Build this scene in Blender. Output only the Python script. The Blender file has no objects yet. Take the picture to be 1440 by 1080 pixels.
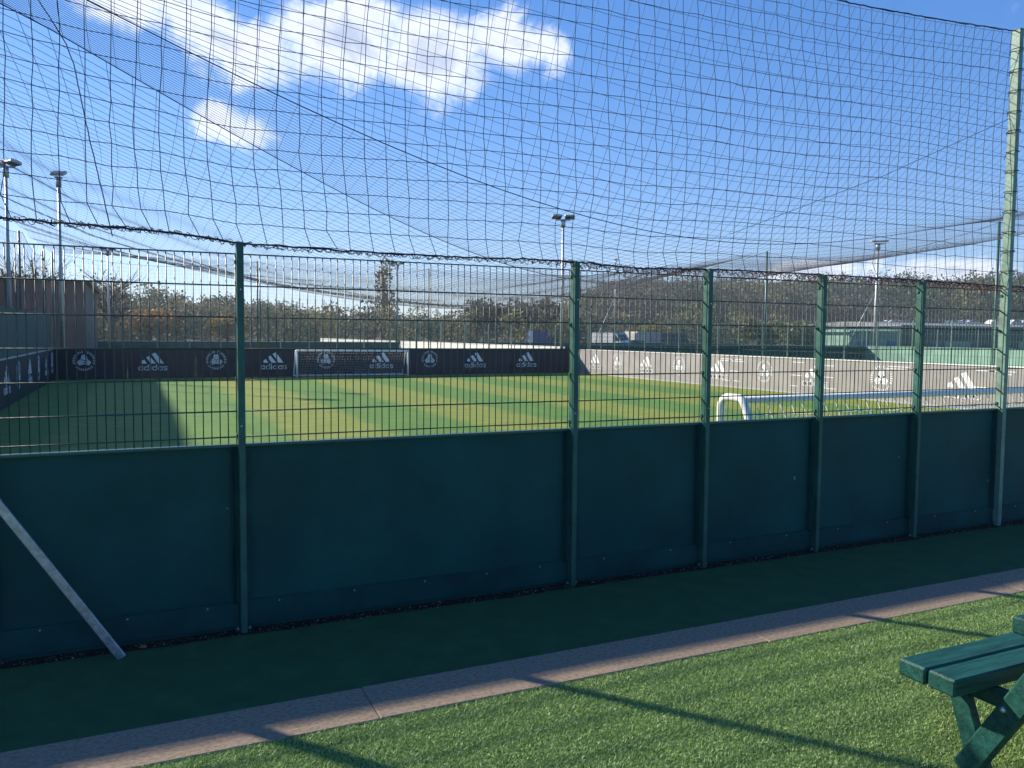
import bpy, math, random
import numpy as np
from mathutils import Vector, Matrix

random.seed(7)
rng = np.random.default_rng(7)
R = math.radians
S = bpy.context.scene
COL = S.collection

# ------------------------------------------------------------------ camera
F_PX, PITCH, ROLL, YAW = 1129.19, 0.0611, 0.0088, 0.4365
CAM = Vector((0.0, -5.298, 1.9305))
fwd = Vector((math.sin(YAW) * math.cos(PITCH), math.cos(YAW) * math.cos(PITCH), -math.sin(PITCH)))
rgt = Vector((math.cos(YAW), -math.sin(YAW), 0))
upv = rgt.cross(fwd)
r2 = rgt * math.cos(ROLL) + upv * math.sin(ROLL)
u2 = -rgt * math.sin(ROLL) + upv * math.cos(ROLL)
cam_data = bpy.data.cameras.new('camera')
cam = bpy.data.objects.new('camera', cam_data)
COL.objects.link(cam)
cam_data.sensor_width = 36
cam_data.sensor_fit = 'HORIZONTAL'
cam_data.lens = F_PX / 1440 * 36
cam_data.clip_start = 0.05
cam_data.clip_end = 6000
cam.matrix_world = Matrix(((r2.x, u2.x, -fwd.x, CAM.x), (r2.y, u2.y, -fwd.y, CAM.y), (r2.z, u2.z, -fwd.z, CAM.z), (0, 0, 0, 1)))
S.camera = cam

# ------------------------------------------------------------------ light
SUN_AZ, SUN_EL = 38.5, 29.0           # degrees left of +Y, above the horizon
az = R(SUN_AZ); el = R(SUN_EL)
sun_dir = Vector((-math.sin(az) * math.cos(el), math.cos(az) * math.cos(el), math.sin(el)))
sd = bpy.data.lights.new('sun', 'SUN')
sd.energy = 5.0
sd.angle = R(1.0)
sd.color = (1.0, 0.90, 0.74)
sun = bpy.data.objects.new('sun', sd)
COL.objects.link(sun)
sun.rotation_euler = sun_dir.to_track_quat('Z', 'Y').to_euler()

W = bpy.data.worlds.new('World')
S.world = W
W.use_nodes = True
wn, wl = W.node_tree.nodes, W.node_tree.links
wn.clear()
w_out = wn.new('ShaderNodeOutputWorld')
w_bg = wn.new('ShaderNodeBackground')
w_sky = wn.new('ShaderNodeTexSky')
w_sky.sky_type = 'NISHITA'
w_sky.sun_disc = False
w_sky.sun_elevation = el
w_sky.sun_rotation = -az
w_sky.air_density = 1.0
w_sky.dust_density = 0.05
w_sky.ozone_density = 3.0
w_bg.inputs['Strength'].default_value = 0.12
wl.new(w_bg.outputs[0], w_out.inputs[0])


def wmath(op, a, b=None, c=None):
    n = wn.new('ShaderNodeMath'); n.operation = op
    for i, v in enumerate((a, b, c)):
        if v is None: continue
        if isinstance(v, (int, float)): n.inputs[i].default_value = v
        else: wl.new(v, n.inputs[i])
    return n.outputs[0]


def wdot(vec, v):
    n = wn.new('ShaderNodeVectorMath'); n.operation = 'DOT_PRODUCT'
    wl.new(vec, n.inputs[0]); n.inputs[1].default_value = v
    return n.outputs['Value']


w_tc = wn.new('ShaderNodeTexCoord')
w_nrm = wn.new('ShaderNodeVectorMath'); w_nrm.operation = 'NORMALIZE'
wl.new(w_tc.outputs['Generated'], w_nrm.inputs[0])
DIRV = w_nrm.outputs[0]


def noise_w(scale, detail, rough, stretch, off=(0, 0, 0), dist=0.0):
    mp = wn.new('ShaderNodeMapping'); mp.inputs['Scale'].default_value = stretch; mp.inputs['Location'].default_value = off
    wl.new(DIRV, mp.inputs[0])
    n = wn.new('ShaderNodeTexNoise'); n.inputs['Scale'].default_value = scale; n.inputs['Detail'].default_value = detail
    n.inputs['Roughness'].default_value = rough; n.inputs['Distortion'].default_value = dist
    wl.new(mp.outputs[0], n.inputs[0])
    return n.outputs[0]


# clouds: billows centred at compass bearing (deg right of +Y) and elevation, with half width / half height in degrees and a tilt
CLOUDS = [(-1.0, 20.6, 6.5, 3.2, -24), (5.5, 18.6, 6.8, 3.6, -22), (13.0, 19.6, 7.0, 5.6, -6), (19.0, 18.4, 5.6, 4.8, 0), (26.0, 19.4, 5.8, 2.8, -12),
          (6.4, 13.1, 4.6, 2.2, -7), (46.0, 4.3, 7.0, 1.3, 0), (53.5, 4.2, 6.0, 1.4, 0)]
field = None
for (b, e, w, h, tl) in CLOUDS:
    b, e, w, h, tl = R(b), R(e), R(w), R(h), R(tl)
    c = Vector((math.sin(b) * math.cos(e), math.cos(b) * math.cos(e), math.sin(e)))
    rr = Vector((math.cos(b), -math.sin(b), 0)); uu = rr.cross(c)
    ra = rr * math.cos(tl) + uu * math.sin(tl); ua = uu * math.cos(tl) - rr * math.sin(tl)
    M = Matrix((ra, c, ua)).transposed()
    mp = wn.new('ShaderNodeMapping'); mp.vector_type = 'TEXTURE'
    mp.inputs['Location'].default_value = c; mp.inputs['Rotation'].default_value = M.to_euler('XYZ'); mp.inputs['Scale'].default_value = (w, .8, h)
    wl.new(DIRV, mp.inputs[0])
    gt = wn.new('ShaderNodeTexGradient'); gt.gradient_type = 'SPHERICAL'; wl.new(mp.outputs[0], gt.inputs[0])
    field = gt.outputs[1] if field is None else wmath('MAXIMUM', field, gt.outputs[1])
n1 = noise_w(12.5, 8, .62, (1, 1, 1.25), (0.4, 5.7, 9.0), .5)
dens = wmath('ADD', wmath('MULTIPLY', wmath('SUBTRACT', field, .27), 1.9), wmath('MULTIPLY', wmath('SUBTRACT', n1, .5), 3.3))
mr = wn.new('ShaderNodeMapRange'); mr.interpolation_type = 'SMOOTHSTEP'
mr.inputs['From Min'].default_value = -.05; mr.inputs['From Max'].default_value = .95
wl.new(dens, mr.inputs['Value'])
cover = wmath('MULTIPLY', mr.outputs[0], 0.82)
thick = wn.new('ShaderNodeMapRange'); thick.interpolation_type = 'SMOOTHSTEP'; thick.inputs['From Min'].default_value = .35; thick.inputs['From Max'].default_value = 1.7
wl.new(dens, thick.inputs['Value'])
cr = wn.new('ShaderNodeMix'); cr.data_type = 'RGBA'
cr.inputs[6].default_value = (5.9, 6.0, 6.3, 1); cr.inputs[7].default_value = (2.5, 2.8, 3.6, 1)
wl.new(wmath('MULTIPLY', thick.outputs[0], .9), cr.inputs[0])
mx = wn.new('ShaderNodeMix'); mx.data_type = 'RGBA'
wl.new(cover, mx.inputs[0]); w_hs = wn.new('ShaderNodeHueSaturation'); w_hs.inputs['Saturation'].default_value = 1.6; w_hs.inputs['Value'].default_value = 1.0
w_gm = wn.new('ShaderNodeGamma'); w_gm.inputs['Gamma'].default_value = .65
wl.new(w_sky.outputs[0], w_gm.inputs['Color']); wl.new(w_gm.outputs[0], w_hs.inputs['Color']); w_ti = wn.new('ShaderNodeMix'); w_ti.data_type = 'RGBA'; w_ti.blend_type = 'MULTIPLY'; w_ti.inputs[0].default_value = 1; w_ti.inputs[7].default_value = (.90, 1.00, 1.36, 1)
wl.new(w_hs.outputs[0], w_ti.inputs[6]); wl.new(w_ti.outputs[2], mx.inputs[6]); wl.new(cr.outputs[2], mx.inputs[7])
wl.new(mx.outputs[2], w_bg.inputs['Color'])

vs = S.view_settings
vs.view_transform = 'Standard'; vs.look = 'None'; vs.exposure = 0.95; vs.gamma = 1.0; vs.use_curve_mapping = False
S.cycles.max_bounces = 4
S.cycles.diffuse_bounces = 3
S.cycles.glossy_bounces = 2
S.cycles.transparent_max_bounces = 8
S.cycles.use_denoising = True

# ------------------------------------------------------------------ helpers
def at(px, py, X=None, Y=None, Z=None):
    """point of the place that a sight line through the picture meets, at a real distance given by one coordinate"""
    d = fwd * F_PX + r2 * (px - 720) - u2 * (py - 540)
    if X is not None: t = (X - CAM.x) / d.x
    elif Y is not None: t = (Y - CAM.y) / d.y
    else: t = (Z - CAM.z) / d.z
    return CAM + d * t


MATS = {}
def mat(name, col, rough=.6, var=0.0, scale=8.0, bump=0.0, bscale=60.0, metal=0.0, spec=.5, col2=None, stretch=(1, 1, 1), obj=True, emit=None, attr=None, transl=0.0, sheen=0.0):
    m = bpy.data.materials.new(name); m.use_nodes = True
    nt = m.node_tree; n, l = nt.nodes, nt.links
    b = n['Principled BSDF']
    b.inputs['Roughness'].default_value = rough
    b.inputs['Metallic'].default_value = metal
    b.inputs['Specular IOR Level'].default_value = spec
    b.inputs['Base Color'].default_value = (*col, 1)
    tc = n.new('ShaderNodeTexCoord'); mp = n.new('ShaderNodeMapping'); mp.inputs['Scale'].default_value = stretch
    geo = n.new('ShaderNodeNewGeometry')
    l.new(geo.outputs['Position'], mp.inputs[0])
    base = None
    if attr:
        at_ = n.new('ShaderNodeAttribute'); at_.attribute_name = attr
        base = at_.outputs['Color']
    if var > 0 or col2:
        nz = n.new('ShaderNodeTexNoise'); nz.inputs['Scale'].default_value = scale; nz.inputs['Detail'].default_value = 6; nz.inputs['Roughness'].default_value = .65
        l.new(mp.outputs[0], nz.inputs[0])
        if base is None:
            c2 = col2 or tuple(max(0, c * (1 - var)) for c in col)
            c1 = col if col2 else tuple(min(1, c * (1 + var)) for c in col)
            rp = n.new('ShaderNodeValToRGB')
            rp.color_ramp.elements[0].position = .34; rp.color_ramp.elements[1].position = .66
            rp.color_ramp.elements[0].color = (*c2, 1); rp.color_ramp.elements[1].color = (*c1, 1)
            l.new(nz.outputs[0], rp.inputs[0]); base = rp.outputs[0]
        else:
            mm = n.new('ShaderNodeMix'); mm.data_type = 'RGBA'; mm.blend_type = 'MULTIPLY'; mm.inputs[0].default_value = var
            l.new(base, mm.inputs[6]); l.new(nz.outputs[0], mm.inputs[7]); base = mm.outputs[2]
        rr_ = n.new('ShaderNodeMapRange'); rr_.inputs['To Min'].default_value = max(.05, rough - .1); rr_.inputs['To Max'].default_value = min(1, rough + .1)
        l.new(nz.outputs[0], rr_.inputs['Value']); l.new(rr_.outputs[0], b.inputs['Roughness'])
    if base is not None: l.new(base, b.inputs['Base Color'])
    if bump > 0:
        nb = n.new('ShaderNodeTexNoise'); nb.inputs['Scale'].default_value = bscale; nb.inputs['Detail'].default_value = 4
        l.new(mp.outputs[0], nb.inputs[0])
        bp = n.new('ShaderNodeBump'); bp.inputs['Strength'].default_value = bump; bp.inputs['Distance'].default_value = .02
        l.new(nb.outputs[0], bp.inputs['Height']); l.new(bp.outputs[0], b.inputs['Normal'])
    if transl > 0:
        tr = n.new('ShaderNodeBsdfTranslucent'); ms = n.new('ShaderNodeMixShader'); ms.inputs[0].default_value = transl
        if base is not None: l.new(base, tr.inputs[0])
        else: tr.inputs[0].default_value = (*col, 1)
        l.new(b.outputs[0], ms.inputs[1]); l.new(tr.outputs[0], ms.inputs[2])
        l.new(ms.outputs[0], n['Material Output'].inputs[0])
    MATS[name] = m
    return m


mat('fence_green', (.022, .095, .078), .38, .18, 5, .03, 90)
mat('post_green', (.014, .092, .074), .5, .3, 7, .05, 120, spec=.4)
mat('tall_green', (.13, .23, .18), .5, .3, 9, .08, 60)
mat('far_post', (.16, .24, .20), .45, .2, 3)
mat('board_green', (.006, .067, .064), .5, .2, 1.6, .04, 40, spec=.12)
mat('kick_green', (.005, .056, .054), .55, .25, 3, .06, 50, spec=.12)
mat('wire_green', (.018, .062, .062), .4)
mat('galv', (.42, .44, .46), .42, .28, 30, .02, 80, metal=.75)
mat('steel_pole', (.40, .42, .42), .45, .15, 6, metal=.55)
mat('bolt', (.55, .56, .54), .35, metal=.8)
mat('twine', (.018, .022, .045), .7)
mat('twine_red', (.16, .02, .035), .7)
mat('rope', (.02, .022, .035), .75, .3, 60)
mat('vinyl', (.010, .022, .044), .45, .25, 1.2, spec=.15)
mat('vinyl_glare', (.27, .255, .25), .55, .10, 1.5, .02, 20, spec=.6)  # lit copy of vinyl: sun glare put into a lighter grey base
mat('logo_white', (.74, .76, .80), .5)
mat('cap_white', (.72, .72, .70), .45)
mat('goal_white', (.78, .78, .77), .6, spec=.3)
mat('goal_net', (.8, .8, .8), .6)
mat('screen_green', (.035, .085, .075), .8, .2, 3, .1, 30)
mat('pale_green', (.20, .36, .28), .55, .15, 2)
mat('bench_green', (.009, .068, .054), .5, .45, 11, .22, 45, stretch=(.35, 4, 4), spec=.3)
mat('barn', (.10, .082, .085), .8, .35, .6, stretch=(1, 1, .25))
mat('roof_grey', (.22, .23, .24), .6, .15, 1)
mat('glass', (.02, .03, .04), .12)
mat('blue', (.03, .09, .28), .5)
mat('red', (.35, .05, .05), .5)
mat('cream', (.62, .57, .48), .6, .1, .5)
mat('white', (.75, .75, .73), .4)
mat('silver', (.45, .47, .50), .35, metal=.4)
mat('black', (.015, .015, .016), .6)
mat('navy', (.015, .03, .09), .35)
mat('bark', (.06, .05, .04), .9, .3, 3)
mat('stone', (.11, .10, .095), .85, .5, 40)
mat('soil', (.020, .017, .015), .95, .5, 60, .5, 150, spec=.1)
mat('grit', (.26, .25, .23), .8, .5, 30)
mat('leaf_dry', (.22, .12, .05), .8, .4, 60)
mat('leaf', (.1, .1, .1), .75, attr='col', transl=.25)
mat('turf_blade', (.1, .1, .1), .55, attr='col', transl=.2, spec=.35)
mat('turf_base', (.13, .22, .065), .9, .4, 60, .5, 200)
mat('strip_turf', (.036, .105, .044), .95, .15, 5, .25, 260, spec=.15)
mat('timber', (.28, .215, .155), .92, .32, 38, .35, 220, stretch=(1, 1.6, 1.6), spec=.15)
mat('ground', (.055, .075, .035), .95, .3, .15, spec=.1)
mat('asphalt', (.10, .10, .10), .9, .2, 1)
mat('hill_soil', (.055, .05, .03), .95, .4, .06)


# pitch carpet: strips laid along Y with the pile combed alternately
def pitch_mat():
    m = bpy.data.materials.new('pitch_turf'); m.use_nodes = True
    n, l = m.node_tree.nodes, m.node_tree.links
    b = n['Principled BSDF']; b.inputs['Roughness'].default_value = .85; b.inputs['Specular IOR Level'].default_value = .2
    geo = n.new('ShaderNodeNewGeometry'); sx = n.new('ShaderNodeSeparateXYZ'); l.new(geo.outputs['Position'], sx.inputs[0])
    def mth(op, a, b_=None):
        q = n.new('ShaderNodeMath'); q.operation = op
        for i, v in enumerate((a, b_)):
            if v is None: continue
            if isinstance(v, (int, float)): q.inputs[i].default_value = v
            else: l.new(v, q.inputs[i])
        return q.outputs[0]
    nz = n.new('ShaderNodeTexNoise'); nz.inputs['Scale'].default_value = .6; nz.inputs['Detail'].default_value = 5; l.new(geo.outputs['Position'], nz.inputs[0])
    wob = mth('MULTIPLY', mth('SUBTRACT', nz.outputs[0], .5), .35)
    t = mth('DIVIDE', mth('ADD', mth('SUBTRACT', sx.outputs[0], 2.55), wob), 1.98)
    s = mth('SINE', mth('MULTIPLY', t, math.pi))
    mr_ = n.new('ShaderNodeMapRange'); mr_.interpolation_type = 'SMOOTHSTEP'; mr_.inputs['From Min'].default_value = -.4; mr_.inputs['From Max'].default_value = .4
    l.new(s, mr_.inputs[0])
    mx_ = n.new('ShaderNodeMix'); mx_.data_type = 'RGBA'
    mx_.inputs[6].default_value = (.104, .212, .044, 1); mx_.inputs[7].default_value = (.205, .250, .050, 1)
    l.new(mr_.outputs[0], mx_.inputs[0])
    mp = n.new('ShaderNodeMapping'); mp.inputs['Scale'].default_value = (.5, 2.2, 1); l.new(geo.outputs['Position'], mp.inputs[0])
    n2_ = n.new('ShaderNodeTexNoise'); n2_.inputs['Scale'].default_value = 2.5; n2_.inputs['Detail'].default_value = 8; n2_.inputs['Roughness'].default_value = .7; l.new(mp.outputs[0], n2_.inputs[0])
    r_ = n.new('ShaderNodeMapRange'); r_.inputs['From Min'].default_value = .3; r_.inputs['From Max'].default_value = .7; r_.inputs['To Min'].default_value = .68; r_.inputs['To Max'].default_value = 1.22; l.new(n2_.outputs[0], r_.inputs[0])
    mm = n.new('ShaderNodeMix'); mm.data_type = 'RGBA'; mm.blend_type = 'MULTIPLY'; mm.inputs[0].default_value = 1
    l.new(mx_.outputs[2], mm.inputs[6])
    cb = n.new('ShaderNodeCombineXYZ')
    for i in range(3): l.new(r_.outputs[0], cb.inputs[i])
    l.new(cb.outputs[0], mm.inputs[7])
    l.new(mm.outputs[2], b.inputs['Base Color'])
    bp = n.new('ShaderNodeBump'); bp.inputs['Strength'].default_value = .4; bp.inputs['Distance'].default_value = .02
    n3 = n.new('ShaderNodeTexNoise'); n3.inputs['Scale'].default_value = 40; l.new(geo.outputs['Position'], n3.inputs[0]); l.new(n3.outputs[0], bp.inputs['Height']); l.new(bp.outputs[0], b.inputs['Normal'])
    MATS['pitch_turf'] = m
pitch_mat()


def np_mesh(name, V, F, smooth=False, colors=None):
    """V (n,3), F (m,k) -> mesh datablock, fast"""
    V = np.asarray(V, np.float32); F = np.asarray(F, np.int32)
    me = bpy.data.meshes.new(name)
    k = F.shape[1]
    me.vertices.add(len(V)); me.vertices.foreach_set('co', V.ravel())
    me.loops.add(F.size); me.loops.foreach_set('vertex_index', F.ravel())
    me.polygons.add(len(F)); me.polygons.foreach_set('loop_start', np.arange(0, F.size, k, dtype=np.int32))
    if colors is not None:
        at_ = me.color_attributes.new('col', 'FLOAT_COLOR', 'POINT')
        C = np.ones((len(V), 4), np.float32); C[:, :3] = colors
        at_.data.foreach_set('color', C.ravel())
    me.update(calc_edges=True)
    if smooth: me.polygons.foreach_set('use_smooth', np.ones(len(F), bool))
    return me


def new_obj(name, me, parent=None, m=None, loc=None):
    o = bpy.data.objects.new(name, me)
    COL.objects.link(o)
    if parent is not None: o.parent = parent
    if loc is not None: o.location = loc
    if m is not None and me is not None and not me.materials:
        me.materials.append(MATS[m])
    return o


def tag(o, label=None, cat=None, group=None, kind=None):
    if label: o['label'] = label
    if cat: o['category'] = cat
    if group: o['group'] = group
    if kind: o['kind'] = kind
    return o


def root(name, loc, label, cat, group=None, rz=0.0):
    o = bpy.data.objects.new(name, None); COL.objects.link(o)
    o.location = loc; o.rotation_euler = (0, 0, rz); o.empty_display_size = .2
    return tag(o, label, cat, group)


class MB:
    """collects boxes, rods, prisms; coordinates relative to org"""
    def __init__(s, org=(0, 0, 0)):
        s.v, s.f, s.o = [], [], Vector(org)
    def add(s, vs, fs):
        n = len(s.v); s.v += [Vector(p) - s.o for p in vs]; s.f += [[i + n for i in f] for f in fs]; return s
    def box(s, a, b, bev=0.0):
        x0, y0, z0 = a; x1, y1, z1 = b
        if bev <= 0:
            return s.add([(x0, y0, z0), (x1, y0, z0), (x1, y1, z0), (x0, y1, z0), (x0, y0, z1), (x1, y0, z1), (x1, y1, z1), (x0, y1, z1)],
                         [(3, 2, 1, 0), (4, 5, 6, 7), (0, 1, 5, 4), (1, 2, 6, 5), (2, 3, 7, 6), (3, 0, 4, 7)])
        return s.bevbox(Matrix.Translation(((x0 + x1) / 2, (y0 + y1) / 2, (z0 + z1) / 2)), (x1 - x0, y1 - y0, z1 - z0), bev)
    def bevbox(s, M, size, bev):
        hx, hy, hz = (d / 2 for d in size); b = min(bev, hx * .9, hy * .9, hz * .9)
        vs, idx = [], {}
        for sx in (-1, 1):
            for sy in (-1, 1):
                for sz in (-1, 1):
                    for ax in range(3):
                        p = [sx * (hx - b), sy * (hy - b), sz * (hz - b)]
                        p[ax] = (sx * hx, sy * hy, sz * hz)[ax]
                        idx[(sx, sy, sz, ax)] = len(vs); vs.append(M @ Vector(p))
        fs = []
        def face(ks):
            q = [vs[k] for k in ks]; c = sum(q, Vector()) / len(q)
            nrm = (q[1] - q[0]).cross(q[2] - q[0])
            if nrm.dot(c - M.translation) < 0: ks = ks[::-1]
            fs.append(ks)
        for ax in range(3):
            o1, o2 = [a for a in range(3) if a != ax]
            for sg in (-1, 1):
                ks = []
                for (p, q) in ((-1, -1), (1, -1), (1, 1), (-1, 1)):
                    k = [0, 0, 0]; k[ax] = sg; k[o1] = p; k[o2] = q; ks.append(idx[(*k, ax)])
                face(ks)
            for p in (-1, 1):
                for q in (-1, 1):
                    k1 = [0, 0, 0]; k1[ax] = -1; k1[o1] = p; k1[o2] = q; k2 = list(k1); k2[ax] = 1
                    face([idx[(*k1, o1)], idx[(*k2, o1)], idx[(*k2, o2)], idx[(*k1, o2)]])
        for sx in (-1, 1):
            for sy in (-1, 1):
                for sz in (-1, 1): face([idx[(sx, sy, sz, a)] for a in range(3)])
        return s.add(vs, fs)
    def beam(s, p, q, w, h, up=(0, 0, 1), bev=.004):
        """rectangular bar from p to q, w across, h along 'up'"""
        p, q = Vector(p), Vector(q); d = (q - p); L = d.length; d.normalize()
        sd_ = d.cross(Vector(up)).normalized(); u_ = sd_.cross(d)
        M = Matrix((( d.x, sd_.x, u_.x, 0), (d.y, sd_.y, u_.y, 0), (d.z, sd_.z, u_.z, 0), (0, 0, 0, 1)))
        M.translation = (p + q) / 2
        return s.bevbox(M, (L, w, h), bev)
    def tube(s, path, r, n=6, cap=True):
        path = [Vector(p) for p in path]; rs = r if isinstance(r, (list, tuple)) else [r] * len(path)
        vs, fs = [], []; prev = None
        for i, p in enumerate(path):
            t = (path[min(i + 1, len(path) - 1)] - path[max(i - 1, 0)]).normalized()
            a = prev - t * prev.dot(t) if prev is not None else t.orthogonal()
            if a.length < 1e-6: a = t.orthogonal()
            a.normalize(); b = t.cross(a); prev = a
            for k in range(n):
                an = 2 * math.pi * k / n; vs.append(p + (a * math.cos(an) + b * math.sin(an)) * rs[i])
        for i in range(len(path) - 1):
            for k in range(n):
                k2 = (k + 1) % n; fs.append((i * n + k, i * n + k2, (i + 1) * n + k2, (i + 1) * n + k))
        if cap: fs += [tuple(range(n))[::-1], tuple(range((len(path) - 1) * n, len(path) * n))]
        return s.add(vs, fs)
    def prism(s, pts, fn, t0, t1):
        """flat polygon pts (u,v) extruded t0..t1 through fn(u,v,t)->xyz"""
        n = len(pts); vs = [fn(u, v, t0) for u, v in pts] + [fn(u, v, t1) for u, v in pts]
        fs = [tuple(range(n))[::-1], tuple(range(n, 2 * n))] + [(i, (i + 1) % n, n + (i + 1) % n, n + i) for i in range(n)]
        return s.add(vs, fs)
    def mesh(s, name, smooth=False):
        me = bpy.data.meshes.new(name); me.from_pydata([tuple(v) for v in s.v], [], s.f)
        if smooth: me.polygons.foreach_set('use_smooth', np.ones(len(me.polygons), bool))
        me.update(); return me
    def build(s, name, m, parent=None, smooth=False, loc=None):
        return new_obj(name, s.mesh(name, smooth), parent, m, loc)


def tubes_np(P, r, n=3):
    """P (lines, pts, 3): every line a thin n-sided tube -> V,F"""
    P = np.asarray(P, float); L, N, _ = P.shape
    T = np.gradient(P, axis=1); T /= np.linalg.norm(T, axis=2, keepdims=True) + 1e-9
    ref = np.where(np.abs(T[..., 2:3]) > .8, np.array([1., 0, 0]), np.array([0, 0, 1.]))
    A = np.cross(T, ref); A /= np.linalg.norm(A, axis=2, keepdims=True) + 1e-9
    B = np.cross(T, A)
    an = 2 * np.pi * np.arange(n) / n
    V = P[:, :, None, :] + r * (A[:, :, None, :] * np.cos(an)[None, None, :, None] + B[:, :, None, :] * np.sin(an)[None, None, :, None])
    idx = np.arange(L * N * n).reshape(L, N, n)
    a = idx[:, :-1, :]; b = np.roll(a, -1, 2); c = idx[:, 1:, :]; d = np.roll(c, -1, 2)
    F = np.stack([a, b, d, c], -1).reshape(-1, 4)
    return V.reshape(-1, 3), F


def join_np(parts):
    Vs, Fs, o = [], [], 0
    for V, F in parts:
        Vs.append(V); Fs.append(F + o); o += len(V)
    return np.concatenate(Vs), np.concatenate(Fs)


def net_np(P, r):
    return join_np([tubes_np(P, r), tubes_np(np.transpose(P, (1, 0, 2)), r)])


def sheet(name, x0, y0, x1, y1, z, m, kind='structure', parent=None, label=None):
    o = new_obj(name, np_mesh(name, [(x0, y0, z), (x1, y0, z), (x1, y1, z), (x0, y1, z)], [(0, 1, 2, 3)]), parent, m)
    if kind and parent is None: o['kind'] = kind
    return o


# ------------------------------------------------------------------ the ground
L_X, R_X, END_Y = -3.0, 20.54, 31.15          # inside faces of the pitch boards
KERB0, KERB1, KERB_Z = -1.285, -1.665, 0.10
o = sheet('ground', -2500, -2500, 2500, 2500, -.06, 'ground')
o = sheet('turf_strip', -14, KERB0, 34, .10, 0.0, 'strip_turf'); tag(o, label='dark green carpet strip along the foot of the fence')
o = sheet('pitch', L_X, .10, R_X, END_Y, .004, 'pitch_turf'); tag(o, label='striped artificial turf football pitch')
o = sheet('pitch', R_X + .25, .10, 42.0, END_Y, .0, 'pitch_turf')
o = sheet('pitch', L_X, END_Y + .3, R_X, 62.0, .0, 'pitch_turf')
o = sheet('lawn', -14, -14, 34, KERB1, KERB_Z - .012, 'turf_base'); tag(o, label='bright artificial grass in the foreground')

# timber edging, laid in lengths
kerb = bpy.data.objects.new('kerb', None); COL.objects.link(kerb); kerb.location = (0, KERB0, 0); tag(kerb, 'brown grey timber edging between grass and turf strip', kind='structure')
xk = -8.55
while xk < 20:
    ln = 2.4 + random.uniform(-.02, .02)
    MB((0, KERB0, 0)).box((xk, KERB1 + random.uniform(-.004, .004), -.05), (xk + ln - .0015, KERB0 + random.uniform(-.006, .006), KERB_Z + random.uniform(-.004, .004)), .006).build('plank', 'timber', kerb)
    xk += ln

# foreground grass blades
def blades(name, label, x0, x1, y0, y1, dens, h, w, z, cols, lean=1.3, seed=1, mask=None, wid_jit=.5):
    g = np.random.default_rng(seed)
    n = int((x1 - x0) * (y1 - y0) * dens)
    x = g.uniform(x0, x1, n); y = g.uniform(y0, y1, n)
    if mask is not None:
        k = mask(x, y, g); x, y = x[k], y[k]; n = len(x)
    a = g.uniform(0, 2 * np.pi, n); hh = h * g.uniform(.6, 1.25, n); ww = w * g.uniform(1 - wid_jit, 1 + wid_jit, n)
    dx, dy = np.cos(a), np.sin(a)
    la = g.uniform(0, 2 * np.pi, n); ll = hh * lean * g.uniform(.1, 1.1, n)
    base = np.stack([x, y, np.full(n, z)], 1)
    side = np.stack([dx, dy, np.zeros(n)], 1) * ww[:, None] / 2
    mid = base + np.stack([np.cos(la) * ll * .35, np.sin(la) * ll * .35, hh * .6], 1)
    tip = base + np.stack([np.cos(la) * ll, np.sin(la) * ll, hh], 1)
    V = np.stack([base - side, base + side, tip], 1).reshape(-1, 3)
    F = np.arange(n * 3).reshape(-1, 3)
    C = np.array(cols)[g.integers(0, len(cols), n)] * g.uniform(.75, 1.25, (n, 1))
    C = np.repeat(C, 3, 0)
    me = np_mesh(name, V, F, colors=C)
    return tag(new_obj(name, me, None, 'turf_blade'), label, 'grass', kind='stuff')


def lawn_mask(x, y, g):
    near = (y > -3.9) & (x > -.5 + (-1.67 - y) * .2) & (x < 6.5)
    return near | (g.uniform(0, 1, len(x)) < .12)
blades('grass_blades', 'short bright green artificial grass blades in front of the timber edging', -2.5, 11, -5.6, KERB1 + .010, 36000, .0125, .0052, KERB_Z - .012,
       [(.28, .42, .12), (.34, .48, .16), (.15, .28, .07), (.48, .58, .27), (.21, .35, .10)], mask=lawn_mask, seed=3)

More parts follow.
